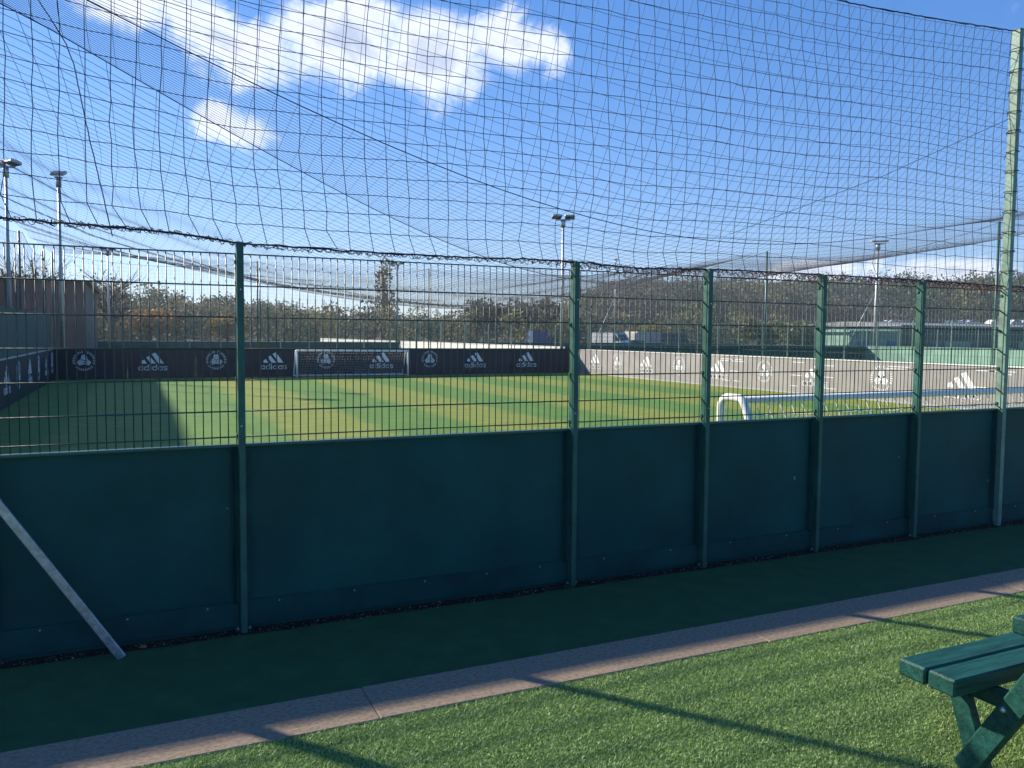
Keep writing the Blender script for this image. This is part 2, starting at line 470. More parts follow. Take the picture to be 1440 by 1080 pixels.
# ------------------------------------------------------------------ the near fence
TOP, BT = 2.478, 1.213
POSTS = [-3.3, -2.05, -.80, .592, 3.01, 4.263, 5.523, 6.795, 8.05, 9.30]
TALL = {-.80: 4.98, 8.05: 5.02}
FY = 0.0                                   # front face of the posts
fence = root('rebound_fence', (3.0, .05, 0), 'long dark green fence of wire mesh over solid rebound boards in the foreground', 'fence')
fo = Vector(fence.location)
for X in POSTS:
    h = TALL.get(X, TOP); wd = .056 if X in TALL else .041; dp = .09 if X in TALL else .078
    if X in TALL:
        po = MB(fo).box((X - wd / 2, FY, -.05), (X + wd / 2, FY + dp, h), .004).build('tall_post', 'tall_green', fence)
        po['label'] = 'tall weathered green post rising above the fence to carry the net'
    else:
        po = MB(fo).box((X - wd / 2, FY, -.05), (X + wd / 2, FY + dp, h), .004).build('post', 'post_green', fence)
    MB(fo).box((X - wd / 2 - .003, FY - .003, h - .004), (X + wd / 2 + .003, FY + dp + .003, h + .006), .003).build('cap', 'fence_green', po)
    # base bracket with bolts each side
    for sx in (-1, 1):
        xa, xb = sorted((X + sx * (wd / 2 + .001), X + sx * (wd / 2 + .030)))
        MB(fo).box((xa, FY + .034, .0), (xb, FY + .057, .042), .004).build('foot_bracket', 'kick_green', po)
        c = Vector(((xa + xb) / 2, FY + .026, .026)); MB(fo).tube([c, c + Vector((0, .012, 0))], .008, 6).build('bolt', 'bolt', po)
    for z in (1.34, 2.2):
        c = Vector((X + random.uniform(-.006, .006), FY - .003, z)); MB(fo).tube([c, c + Vector((0, .008, 0))], .005, 6).build('bolt', 'bolt', po)
    # clips that hold the mesh on the left flank
    for z in (1.26, 1.62, 2.0, 2.36):
        MB(fo).box((X - wd / 2 - .010, FY + dp - .03, z), (X - wd / 2 - .001, FY + dp - .004, z + .026), .002).build('clip', 'post_green', po)

WY = FY + .078 + .010                       # plane of the mesh, behind the posts
wire_me = {}
def v_wire(h):
    k = round(h, 3)
    if k not in wire_me:
        wire_me[k] = MB().tube([(0, 0, 0), (0, 0, h)], .0035, 5).mesh('wire', True)
        wire_me[k].materials.append(MATS['wire_green'])
    return wire_me[k]
RAILS = [2.427 - .2 * k for k in range(6)] + [1.262]
for i in range(len(POSTS) - 1):
    x0, x1 = POSTS[i], POSTS[i + 1]
    a, b = x0 + .0, x1 - .0
    mb = MB(fo)
    for z in RAILS:
        for dy in (-.0065, .0065):
            mb.tube([(a - .01, WY + dy, z), ((a + b) / 2, WY + dy, z + random.uniform(-.002, .002)), (b + .01, WY + dy, z)], .0043, 5)
    pan = mb.build('mesh_panel', 'wire_green', fence, True)
    n = int(round((b - a) / .05))
    xs = [a + (k + .5) * (b - a) / n for k in range(n)]
    if x1 <= -.79 or i == len(POSTS) - 2:
        mb = MB(fo)
        for x in xs: mb.tube([(x, WY, 1.22), (x, WY, 2.43)], .003, 4)
        mb.build('wires', 'wire_green', pan)['kind'] = 'stuff'
    else:
        for x in xs:
            w = new_obj('wire', v_wire(1.215), pan); w.location = Vector((x, WY, 1.216)) - fo
            w.rotation_euler = (random.uniform(-.002, .002), random.uniform(-.003, .003), 0)
    # rebound board with a folded top edge, and a kick board below
    g = .004
    bd = MB(fo).box((a + g, FY + .082, -.05), (b - g, FY + .100, BT - .012), .002).build('rebound_board', 'board_green', fence)
    MB(fo).box((a + g, FY + .050, BT - .012), (b - g, FY + .103, BT + .006), .003).build('top_edge', 'fence_green', bd)
    kb = MB(fo).box((a + .022, FY + .058, .030), (b - .022, FY + .081, .192 + random.uniform(-.003, .003)), .004).build('kick_board', 'kick_green', fence)
    m_ = max(2, int((b - a) / .44))
    for k in range(m_):
        c = Vector((a + (k + .5) * (b - a) / m_ + random.uniform(-.03, .03), FY + .054, .172)); MB(fo).tube([c, c + Vector((0, .006, 0))], .0055, 6).build('screw', 'bolt', kb)
    for s_, xx in ((1, a), (-1, b)):           # upright angle that pins the board to the post
        MB(fo).box((xx + s_ * .022, FY + .064, .195), (xx + s_ * .060, FY + .0805, BT - .015), .003).build('batten', 'kick_green', bd)
# small paint chips on the boards
for (x, z, w, h) in ((5.30, .66, .012, .03), (.50, .80, .008, .008), (6.62, .78, .01, .014), (7.95, .46, .01, .02)):
    MB(fo).box((x, FY + .0795, z), (x + w, FY + .0815, z + h)).build('paint_chip', 'pale_green', fence)
# galvanised brace against the tall post at the left
mb = MB(fo); mb.beam((-.115, -.115, .0), (-.80, -.10, 1.10), .050, .024, (0, -1, 0), .004)
br = mb.build('brace', 'galv', fence); br['label'] = 'bare galvanised steel bar slanting down to the turf at the left'

# gravel and litter along the foot of the boards
sx_ = np.arange(-4, 12, .03); gw = np.random.default_rng(9)
wv = -.018 - .022 * (np.sin(sx_ * 3.1) * .5 + .5) * (np.sin(sx_ * 7.7 + 1) * .5 + .5) - gw.uniform(0, .014, len(sx_))
sv = np.concatenate([np.stack([sx_, wv, np.full_like(sx_, .004)], 1), np.stack([sx_, np.full_like(sx_, .078), np.full_like(sx_, .006)], 1)])
ns = len(sx_)
so_ = new_obj('soil', np_mesh('soil', sv, [(k, k + 1, ns + k + 1, ns + k) for k in range(ns - 1)]), None, 'soil'); tag(so_, label='dark dirt gathered along the foot of the fence', kind='structure')
def pebbles(name, label, n, x0, x1, y0, y1, z, s0, s1, m, seed=2):
    g = np.random.default_rng(seed)
    base = np.array([(1, 0, 0), (-1, 0, 0), (0, 1, 0), (0, -1, 0), (0, 0, 1), (0, 0, -1)], float)
    fc = np.array([(0, 2, 4), (2, 1, 4), (1, 3, 4), (3, 0, 4), (2, 0, 5), (1, 2, 5), (3, 1, 5), (0, 3, 5)])
    V, F = [], []
    for k in range(n):
        s = g.uniform(s0, s1) * g.uniform(.6, 1); r = g.normal(size=(3, 3)); q, _ = np.linalg.qr(r)
        v = (base * g.uniform(.6, 1.2, (6, 1)) * np.array([1, .8, .6])) @ q * s
        V.append(v + np.array([g.uniform(x0, x1), g.uniform(y0, y1), z + s * .3])); F.append(fc + 6 * k)
    return tag(new_obj(name, np_mesh(name, np.concatenate(V), np.concatenate(F)), None, m), label, 'gravel', kind='stuff')
pebbles('gravel', 'dark gravel and grit along the foot of the fence boards', 1300, -1.5, 9, -.035, .07, .004, .003, .009, 'stone')
pebbles('gravel', 'scattered pale grit in the dirt under the fence boards', 330, -1.5, 9, -.04, .06, .004, .004, .010, 'grit', 5)
for k, (px, py, s, lb) in enumerate([(507, 1001, .014, 'small pale pebble on the timber edging, left of its pair'), (537, 995, .014, 'small pale pebble on the timber edging, right of its pair'),
                      (20, 1063, .018, 'pale curled scrap at the left end of the timber edging'), (132, 1073, .013, 'pale speck on the timber edging by the grass at the left'),
                      (913, 923, .012, 'pebble in the middle of the timber edging, right of its pair'), (890, 927, .012, 'pebble in the middle of the timber edging, left of its pair'),
                      (1280, 841, .02, 'dry leaf on the timber edging beyond the picnic bench'), (656, 910, .02, 'dark scrap on the turf strip in front of the boards'),
                      (1098, 851, .012, 'pebble on the far part of the timber edging, left of the dry leaf')]):
    q = at(px, py, Z=KERB_Z if py > 830 and k != 7 else 0.0)
    mb = MB((q.x, q.y, q.z))
    pts = []
    nn = 9
    for j in range(nn):
        a_ = 2 * math.pi * j / nn; r_ = s * random.uniform(.7, 1.15); pts.append((math.cos(a_) * r_ * 1.3, math.sin(a_) * r_ * .8))
    vs = [(q.x + x, q.y + y, q.z + .002) for x, y in pts] + [(q.x + x * .6, q.y + y * .6, q.z + s * random.uniform(.6, .9)) for x, y in pts]
    mb.add(vs, [tuple(range(nn, 2 * nn))] + [(j, (j + 1) % nn, nn + (j + 1) % nn, nn + j) for j in range(nn)])
    ob = mb.build('dry_leaf' if k in (2, 6, 7) else 'pebble', 'leaf_dry' if k in (6, 7) else 'stone')
    tag(ob, lb, 'leaf' if k in (2, 6, 7) else 'pebble')

# ------------------------------------------------------------------ nets
def wob(P, amp, f=1.0, seed=0):
    g = np.random.default_rng(seed)
    Q = P.copy()
    for k in range(6):
        w = g.normal(size=3) * f; ph = g.uniform(0, 6.28); d = g.normal(size=3); d /= np.linalg.norm(d)
        Q += (np.sin(P @ w + ph) * amp / 2.4)[..., None] * d
    return Q

NX0, NX1 = -3.3, 9.3
def top_z(X):
    X = np.asarray(X, float)
    t = np.mod((X + .8) / 8.85, 1.0)
    return 5.01 - .17 * 4 * t * (1 - t)
def rope_z(X):
    X = np.asarray(X, float)
    return np.interp(X, [-3.3, -.8, .2, .59, 1.8, 3.01, 3.6, 4.26, 5.5, 6.8, 8.05, 9.3], [2.57, 2.565, 2.535, 2.49, 2.475, 2.488, 2.462, 2.486, 2.488, 2.486, 2.47, 2.48])
net = root('ball_stop_net', (3.6, .06, 2.48), 'dark netting hung upright on the near fence between tall posts', 'net')
no = np.array(net.location)
xs = np.arange(NX0, NX1 + .01, .139); vsn = np.linspace(0, 1, 20)
Xg, Vg = np.meshgrid(xs, vsn, indexing='ij')
zb, zt = rope_z(Xg), top_z(Xg)
Zg = zb + (zt - zb) * Vg
P = np.stack([Xg, np.full_like(Xg, .045), Zg], -1)
bell = np.sin(np.pi * Vg)
P[..., 1] += .10 * bell * np.sin(Xg * .8 + 1)
P2 = wob(P, .05, 1.6, 4); P = P * (1 - np.minimum(1, bell * 1.5)[..., None]) + P2 * np.minimum(1, bell * 1.5)[..., None]
P += rng.normal(size=P.shape) * .0035
# slack where the meshes are gathered on the lower rope
P[:, 0, 0] += .03 + rng.normal(size=len(xs)) * .014; P[:, 1, 0] += rng.normal(size=len(xs)) * .008
nt_ = new_obj('netting', np_mesh('netting', *net_np(P - no, .0028)), net, 'twine'); nt_['kind'] = 'stuff'
# one odd slack cord that hangs through the net at the left
def cable(name, pts, r, m, parent, org, n=5, jit=0.0, step=.05, label=None):
    pts = [Vector(p) for p in pts]; out = []
    for a_, b_ in zip(pts[:-1], pts[1:]):
        k = max(1, int((b_ - a_).length / step))
        out += [a_.lerp(b_, j / k) for j in range(k)]
    out.append(pts[-1])
    out = [p + Vector(rng.normal(size=3) * jit) for p in out]
    o_ = MB(org).tube(out, r, n).build(name, m, parent, True)
    if label: o_['label'] = label
    return o_
tx = np.linspace(NX0, NX1, 120)
cable('top_cable', [(x, .05, float(z)) for x, z in zip(tx, top_z(tx))], .006, 'rope', net, no, jit=.003)
cable('bottom_rope', [(x, .055, float(z)) for x, z in zip(tx, rope_z(tx))], .006, 'rope', net, no, jit=.003)
c0 = [at(52, -4, Y=.25), at(93, 62, Y=.25), at(104, 90, Y=.25), at(118, 160, Y=.22), at(140, 255, Y=.18), at(158, 332, Y=.1)]
cable('slack_cord', c0, .0035, 'twine', net, no, jit=.001)
# lacing: twine wound and knotted round the top rail
for s_ in range(5):
    pts = []; x = -1.6 if s_ < 3 else (2.2 + s_ * .2); ph = random.uniform(0, 6)
    amp = .010
    while x < (9.0 if s_ != 2 else 4.5):
        amp += random.uniform(-.004, .004); amp = min(.026 if x > 2.6 else .016, max(.006, amp))
        zc = float(rope_z(x)) - (.012 if x > .7 else .0) - (.02 if s_ > 2 else 0)
        pts.append((x, .06 + amp * math.cos(ph) + random.uniform(-.004, .004), zc + amp * 1.1 * math.sin(ph) + random.uniform(-.006, .006)))
        ph += random.uniform(.35, .9); x += random.uniform(-.002, .016)
    cable('lacing', pts, .0024, 'twine_red' if s_ in (3,) else 'twine', net, no, n=4, step=1)
for k in range(26):                       # loose tails and loops
    x = random.choice([random.uniform(2.2, 8.0), random.uniform(3.1, 8.0)]); z = float(rope_z(x)); n_ = random.randint(3, 6); p = Vector((x, .03, z)); pts = [p.copy()]
    for j in range(n_):
        p = p + Vector((random.uniform(-.035, .05), random.uniform(-.01, .01), random.uniform(-.045, .012))); pts.append(p.copy())
    if k % 3 == 0: pts.append(pts[0] + Vector((.08, 0, 0)))
    cable('loose_end', pts, .0022, 'twine_red' if k % 4 == 0 else 'twine', net, no, n=4, step=1)
# ties down the tall post on the right
for k in range(12):
    z = 2.62 + k * .20; pts = [Vector((8.05 + .05 * math.cos(a_) * 1.1, FY + .045 + .07 * math.sin(a_), z + random.uniform(-.01, .01))) for a_ in np.linspace(0, 6.3, 9)]
    pts += [Vector((7.97, .05, z - .02)), Vector((7.95 + random.uniform(-.02, .02), .05, z - random.uniform(.03, .09)))]
    cable('tie', pts, .004, 'twine', net, no, n=4, step=1)

# roof net: slack sheets between the near top cable, two sagging ropes and the far edges of the cage
XA = np.array([-.8, -.7, 1.71, 3.55, 7.6, 12.3, 16.5, 20.5]); ZA = np.array([3.82, 3.78, 3.23, 2.92, 2.91, 3.57, 4.25, 5.0])
XB = np.array([-.8, -.36, 1.36, 2.9, 4.75, 5.9, 9.5, 15.6, 20.5]); ZB = np.array([4.05, 3.9, 3.45, 3.16, 2.97, 3.0, 3.35, 4.24, 4.95])
pA = np.polyfit(XA, ZA, 5); pB = np.polyfit(XB, ZB, 5)
fYA = lambda X: np.maximum(.1, .841 * (X + .8)); fYB = lambda X: np.maximum(.08, .2817 * (X + .8))
def fZA(X): return np.where(X < -.8, 3.8 + (-.8 - X) * .55, np.polyval(pA, np.maximum(X, -.8)))
def fZB(X): return np.polyval(pB, np.maximum(X, -.8))
roof = root('roof_net', (9, 14, 4.9), 'slack dark roof netting sagging over the whole pitch', 'net')
ro_ = np.array(roof.location)
xs = np.arange(-.8, R_X, .142)
def ruled(xs, n, y0, z0, y1, z1, sag, seed, pw=1.0):
    v = np.linspace(0, 1, n) ** pw
    X, Vv = np.meshgrid(xs, v, indexing='ij')
    Y = y0(X) * (1 - Vv) + y1(X) * Vv
    Z = z0(X) * (1 - Vv) + z1(X) * Vv - sag(X) * 4 * Vv * (1 - Vv)
    Q = np.stack([X, Y, Z], -1)
    edge = (4 * Vv * (1 - Vv))[..., None]
    return Q * (1 - edge) + wob(Q, .10, .7, seed) * edge
one = lambda c: (lambda X: np.full_like(X, c))
A1 = ruled(xs, 21, one(.1), top_z, fYB, fZB, one(.25), 11)
A2 = ruled(xs, 24, fYB, fZB, fYA, fZA, lambda X: np.clip((X + .8) * .03, 0, .5), 12)
xs3 = np.arange(L_X, R_X, .15)
A3 = ruled(xs3, 150, fYA, fZA, one(END_Y), one(5.0), lambda X: np.interp(X, [-3, 3, 10, 16, 20.5], [.15, .75, 1.15, .7, .1]), 13)
g3 = net_np(A3 - ro_, .0020)
rn = new_obj('netting', np_mesh('netting', *join_np([net_np(A1 - ro_, .0019), net_np(A2 - ro_, .0017), g3])), roof, 'twine'); rn['kind'] = 'stuff'
for nm, fy, fz in (('sagging_rope', fYB, fZB), ('sagging_rope', fYA, fZA)):
    X = np.linspace(-.8, R_X, 60); cable(nm, list(zip(X, fy(X), fz(X))), .0042, 'rope', roof, ro_, step=.3)
cable('stay_cord', [(8.05, .05, 4.17), (7.0, .7, 3.6), (5.9, 1.75, 3.05)], .003, 'twine', roof, ro_, step=.3)

# ------------------------------------------------------------------ logos as raised vinyl
def stroke(path, w):
    """polyline -> list of quads"""
    out = []
    for (x0, y0), (x1, y1) in zip(path[:-1], path[1:]):
        d = math.hypot(x1 - x0, y1 - y0) or 1; nx, ny = -(y1 - y0) / d * w / 2, (x1 - x0) / d * w / 2; ex, ey = (x1 - x0) / d * w * .12, (y1 - y0) / d * w * .12
        out.append([(x0 + nx - ex, y0 + ny - ey), (x0 - nx - ex, y0 - ny - ey), (x1 - nx + ex, y1 - ny + ey), (x1 + nx + ex, y1 + ny + ey)])
    return out
def arc(cx, cy, rx, ry, a0, a1, n):
    return [(cx + rx * math.cos(R(a0 + (a1 - a0) * k / n)), cy + ry * math.sin(R(a0 + (a1 - a0) * k / n))) for k in range(n + 1)]
def three_bar():
    polys = [[(.115, .255), (.30, .255), (.215, .40), (.125, .355)],
             [(.425, .255), (.60, .255), (.385, .535), (.275, .48)],
             [(.685, .255), (.875, .255), (.585, .66), (.46, .60)]]
    x = 0.0; w = .036
    def ring(cx): return stroke(arc(cx, .078, .060, .060, 0, 360, 14), w)
    def stem(cx, h): return [[(cx - w / 2, 0), (cx + w / 2, 0), (cx + w / 2, h), (cx - w / 2, h)]]
    for ch in 'adidas':
        if ch == 'a': polys += ring(x + .078) + stem(x + .138, .156); x += .178
        elif ch == 'd': polys += ring(x + .078) + stem(x + .138, .215); x += .178
        elif ch == 'i': polys += stem(x + .022, .150) + [[(x + .004, .178), (x + .04, .178), (x + .04, .215), (x + .004, .215)]]; x += .064
        else:
            polys += stroke(arc(x + .062, .112, .05, .034, 20, 250, 7) + arc(x + .062, .044, .052, .034, 70, -160, 7), w); x += .13
    s = 1 / x
    return [[(u * (s if v < .24 and True else 1) - .5, v - .33) for u, v in p] for p in polys]
def ring_emblem():
    polys = []
    for k in range(33):
        if k % 11 in (0,): continue
        a_ = R(90 + 360 * k / 33); c, s = math.cos(a_), math.sin(a_); h = .030 if k % 2 else .022
        r0, r1 = .385, .49
        polys.append([(c * r0 - s * h * .5, s * r0 + c * h * .5), (c * r0 + s * h * .5, s * r0 - c * h * .5), (c * r1 + s * h * .6, s * r1 - c * h * .6), (c * r1 - s * h * .6, s * r1 + c * h * .6)])
    for k in range(3):                     # three striped lobes
        a_ = R(90 + 120 * k); c, s = math.cos(a_), math.sin(a_)
        for j in (-1, 0, 1):
            pts = [(.03, j * .115 - .045), (.30, j * .066 - .026), (.30, j * .066 + .026), (.03, j * .115 + .045)]
            polys.append([(c * u - s * v, s * u + c * v) for u, v in pts])
    return [[(u, v * .98) for u, v in p] for p in polys]
TB, RE = three_bar(), ring_emblem()
def put_logo(parent, polys, name, cx, cz, w, plane, org, depth=.006):
    """plane: ('y', Y) board facing -Y, ('x', X) board facing -X, ('+x', X) board facing +X"""
    ax, val = plane; mb = MB(org)
    for p in polys:
        if ax == 'y': fn = lambda u, v, t: (cx + u * w, val - t, cz + v * w)
        elif ax == 'x': fn = lambda u, v, t: (val - t, cx - u * w, cz + v * w)
        else: fn = lambda u, v, t: (val + t, cx + u * w, cz + v * w)
        mb.prism(p, fn, -.002, depth)
    return mb.build(name, 'logo_white', parent)


# ------------------------------------------------------------------ cage walls of boards
def hoarding(name, label, p, q, m, cap, h=1.2, th=.06, zb=.0, step=2.5, posts=True, post_h=2.45, mesh=True, post_step=1.25, cat='board wall', pm='far_post', cap_m=None, pw=.02, side=1, group=None):
    """boards from p to q (x,y); posts and wire mesh stand on the far side"""
    p, q = Vector((*p, 0)), Vector((*q, 0)); d = q - p; L = d.length; d.normalize(); nrm = Vector((-d.y, d.x, 0)) * side
    o_ = root(name, p + Vector((0, 0, zb)), label, cat, group)
    n_ = max(1, round(L / step))
    for k in range(n_):
        a_, b_ = p + d * (L * k / n_ + .004), p + d * (L * (k + 1) / n_ - .004)
        MB(p).beam(a_ + nrm * th / 2 + Vector((0, 0, h / 2 + random.uniform(-.003, .003))), b_ + nrm * th / 2 + Vector((0, 0, h / 2)), th, h - .01, (0, 0, 1), .004).build('board', m, o_)
    if cap:
        MB(p).beam(p + nrm * th / 2 + Vector((0, 0, h + .014)), q + nrm * th / 2 + Vector((0, 0, h + .014)), th + .05, .034, (0, 0, 1), .006).build('capping_rail', cap_m or cap, o_)
    if posts:
        k = 0
        while k * post_step <= L + .01:
            c = p + d * (k * post_step) + nrm * (th + .05)
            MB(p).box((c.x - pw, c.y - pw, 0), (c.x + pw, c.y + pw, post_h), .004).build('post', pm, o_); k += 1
    if mesh:
        base = np.array(nrm * (th + .02)); dd = np.array(d)
        s_ = np.arange(.05, L, .05)
        A_ = np.stack([np.stack([base + dd * t + np.array([0, 0, h]), base + dd * t + np.array([0, 0, post_h - .04])]) for t in s_])
        zs = np.arange(h + .05, post_h, .2)
        B_ = np.stack([np.stack([base + np.array([0, 0, z]), base + dd * L + np.array([0, 0, z])]) for z in zs])
        V_, F_ = join_np([tubes_np(A_, .0028), tubes_np(B_, .0045)])
        new_obj('wire_mesh', np_mesh('wire_mesh', V_, F_), o_, 'wire_green')['kind'] = 'stuff'
    return o_

endw = hoarding('end_boards', 'dark board wall with white logos across the far end of the pitch', (L_X, END_Y), (R_X, END_Y), 'vinyl', 'fence_green', cap_m='fence_green')
eo = endw.location
for k, x in enumerate((-1.95, .57, 3.04, 5.42, 7.72, 10.29, 12.66, 15.01, 17.8)):
    if k in (1, 3, 5, 7, 8): put_logo(endw, TB, 'logo', x, .70, 1.13, ('y', END_Y), eo)
    else: put_logo(endw, RE, 'emblem', x, .74, .84, ('y', END_Y), eo)
sidew = hoarding('side_boards', 'glossy board wall, sun glare painted in as grey, with white logos along the right side of the pitch', (R_X, END_Y), (R_X, .2), 'vinyl_glare', 'cap_white', cap_m='cap_white')
so = sidew.location
for k, y in enumerate((30.75, 29.0, 27.0, 24.6, 22.2, 19.7, 17.15, 14.75, 12.1, 9.45, 6.9, 4.4)):
    if k % 2 == 1: put_logo(sidew, TB, 'logo', y, .66, 1.13, ('x', R_X), so)
    else: put_logo(sidew, RE, 'emblem', y, .70, .84, ('x', R_X), so)
# small print and foot trim on the side boards
for y in (18.9, 18.3, 15.4, 13.9, 11.2, 8.6, 7.9):
    for z in (1.07, 1.00, .62, .25):
        if random.random() < .65: MB(so).box((R_X - .005, y + random.uniform(-.2, .2), z), (R_X + .002, y + random.uniform(.4, .8), z + .022)).build('small_print', 'logo_white', sidew)
MB(so).box((R_X - .035, .2, .0), (R_X - .002, END_Y - .01, .04), .004).build('foot_trim', 'silver', sidew)
leftw = hoarding('left_boards', 'dark board wall with white logos and green windbreak along the left side of the pitch', (L_X, .2), (L_X, END_Y), 'vinyl', 'cap_white', cap_m='steel_pole', mesh=False, post_h=2.6, post_step=5.15)
lo = leftw.location
for k, y in enumerate((8.2, 10.8, 13.3, 15.9, 18.4, 20.6, 23.2, 25.6, 28.2, 30.3)):
    put_logo(leftw, TB if k % 2 == 0 else RE, 'logo' if k % 2 == 0 else 'emblem', y, .70, 1.13 if k % 2 == 0 else .84, ('+x', L_X), lo)
for k in range(12):
    y0 = .2 + k * (END_Y - .2) / 12; MB(lo).box((L_X - .105, y0 + .01, 1.25), (L_X - .09, y0 + (END_Y - .2) / 12 - .01, 2.55 + random.uniform(-.03, .03))).build('windbreak', 'screen_green', leftw)

# upright nets over the far end and the right side, on five-metre poles
def cage_net(name, label, p, q, z0, z1, poles, nrm, cell=.15, sag=.35):
    p, q = np.array([*p, 0.]), np.array([*q, 0.]); L = np.linalg.norm(q - p); d = (q - p) / L
    o_ = root(name, tuple(p + np.array([0, 0, z0])), label, 'net'); org = p + np.array([0, 0, z0])
    s_ = np.arange(0, L, cell); n_ = int((z1 - z0) / cell); v = np.linspace(0, 1, n_)
    Sg, Vg_ = np.meshgrid(s_, v, indexing='ij')
    pl = np.array(poles); seg = np.searchsorted(pl, Sg, 'right').clip(1, len(pl) - 1)
    t = ((Sg - pl[seg - 1]) / (pl[seg] - pl[seg - 1])).clip(0, 1)
    ztop = z1 - sag * 4 * t * (1 - t)
    Zg_ = z0 + (ztop - z0) * Vg_
    Q = p + Sg[..., None] * d; Q[..., 2] = Zg_
    Q = Q + rng.normal(size=Q.shape) * .006
    new_obj('netting', np_mesh('netting', *net_np(Q - org, .0020)), o_, 'twine')['kind'] = 'stuff'
    cable('top_cable', [tuple(p + d * s + np.array([0, 0, zz])) for s, zz in zip(s_, ztop[:, 0])], .006, 'rope', o_, org, step=1)
    for s in poles:
        c = p + d * s + np.array(nrm) * .1
        MB(org).tube([(c[0], c[1], 0), (c[0], c[1], z1 + .05)], .035, 8).build('pole', 'fence_green', o_, True)
    return o_
cage_net('cage_net', 'fine dark netting hung upright behind the far end boards', (L_X, END_Y + .2), (R_X, END_Y + .2), 2.45, 5.0, [0, 7.8, 15.7, 23.54], (0, 1, 0), .16)
cage_net('cage_net', 'dark netting hung upright along the right side boards', (R_X + .2, .2), (R_X + .2, END_Y), 2.45, 5.0, [0, 8.6, 17.3, 30.95], (1, 0, 0), .16, .5)
cage_net('cage_net', 'dark netting hung upright along the left side windbreak', (L_X - .2, .2), (L_X - .2, END_Y), 2.55, 5.0, [0, 12, 24, 30.95], (-1, 0, 0), .16)

# ------------------------------------------------------------------ goals
def goal(name, label, loc, width, rz, depth=1.0, h=1.2, group=None):
    o_ = root(name, loc, label, 'goal', group, rz)
    r = .05
    def rc(pts, n=5): return pts
    for sx in (0, width):
        up = [(sx, 0, 0), (sx, 0, h - .12)] + [(sx, -(1 - math.cos(a_)) * .12, h - .12 + math.sin(a_) * .12) for a_ in np.linspace(.3, 1.57, 5)] + [(sx, -.30, h)] \
             + [(sx, -.30 - math.sin(a_) * .1, h - (1 - math.cos(a_)) * .1) for a_ in np.linspace(.2, .9, 4)] + [(sx, -depth, .05)]
        MB().tube(up, r * .9, 8).build('side_frame', 'goal_white', o_, True)
        MB().tube([(sx, 0, .05), (sx, -depth, .05)], r * .7, 8).build('ground_bar', 'goal_white', o_, True)
    MB().tube([(0, -.34, h - .015), (width, -.34, h - .015)], r * .78, 10).build('crossbar', 'goal_white', o_, True)
    MB().tube([(0, -depth, .05), (width, -depth, .05)], r * .7, 8).build('back_bar', 'goal_white', o_, True)
    xs_ = np.arange(0, width + .01, .17); v = np.linspace(0, 1, 9)
    Xq, Vq = np.meshgrid(xs_, v, indexing='ij')
    Q = np.stack([Xq + .30 * Vq, -.34 - (depth - .34) * Vq, h - (h - .05) * Vq - .10 * np.sin(np.pi * Vq)], -1); Q += rng.normal(size=Q.shape) * .008
    new_obj('goal_net', np_mesh('goal_net', *net_np(Q, .0062)), o_, 'goal_net')['kind'] = 'stuff'
    return o_
goal('goal', 'low white goal standing close behind the near fence at the right', (6.05, 2.0, .01), 6.4, 0, depth=.95, h=1.24)
def far_goal():
    o_ = root('goal', (6.25, 30.15, .01), 'low white goal against the dark boards at the far end', 'goal')
    w, h, r = 5.0, 1.15, .045
    for sx in (0, w):
        MB().tube([(sx, 0, 0), (sx, 0, h)], r, 8).build('goalpost', 'goal_white', o_, True)
        MB().tube([(sx, 0, h), (sx, .35, h), (sx, .85, .04), (sx, 0, .04)], r * .6, 6).build('side_frame', 'goal_white', o_, True)
    MB().tube([(-.04, 0, h), (w + .04, 0, h)], r, 8).build('crossbar', 'goal_white', o_, True)
    MB().tube([(0, .85, .04), (w, .85, .04)], r * .7, 8).build('back_bar', 'goal_white', o_, True)
    xs_ = np.arange(0, w + .01, .12); v = np.linspace(0, 1, 12)
    Xq, Vq = np.meshgrid(xs_, v, indexing='ij')
    Q = np.stack([Xq, .0 + .85 * Vq ** .8, h - (h - .04) * Vq - .1 * np.sin(np.pi * Vq)], -1); Q += rng.normal(size=Q.shape) * .008
    new_obj('goal_net', np_mesh('goal_net', *net_np(Q, .0022)), o_, 'goal_net')['kind'] = 'stuff'
far_goal()

# ------------------------------------------------------------------ floodlight masts
def mast(loc, h, label, heads, rz=0.0, r=.085, stay=None):
    o_ = root('floodlight_mast', loc, label, 'floodlight', 'floodlight masts around the pitches', rz)
    MB().tube([(0, 0, 0), (0, 0, h * .55), (0, 0, h * .56), (0, 0, h - .25)], [r, r * .9, r * .72, r * .6], 10).build('mast', 'steel_pole', o_, True)
    MB().box((-.11, -.11, 0), (.11, .11, .03)).build('base_plate', 'galv', o_)
    MB().tube([(0, 0, h - .55), (0, 0, h - .15)], r * 1.25, 10).build('collar', 'galv', o_, True)
    xs_ = [a_[0] for a_ in heads]
    MB().beam((min(xs_ + [-.1]) - .05, 0, h - .18), (max(xs_ + [.1]) + .05, 0, h - .18), .06, .06).build('cross_arm', 'galv', o_)
    for (hx, tilt, yaw) in heads:
        M = Matrix.Translation((hx, 0, h - .02)) @ Matrix.Rotation(R(yaw), 4, 'Z') @ Matrix.Rotation(R(tilt), 4, 'X')
        mb = MB(); mb.bevbox(M, (.52, .40, .10), .02)
        for k in range(6): mb.bevbox(M @ Matrix.Translation((-.2 + k * .08, 0, .065)), (.012, .36, .04), .003)
        hd = mb.build('lamp_head', 'steel_pole', o_)
        MB().bevbox(M @ Matrix.Translation((0, 0, -.054)), (.46, .34, .012), .003).build('lens', 'glass', hd)
    if stay:
        MB().tube([(0, 0, h * .62), stay], .028, 6).build('stay_pole', 'steel_pole', o_, True)
    return o_
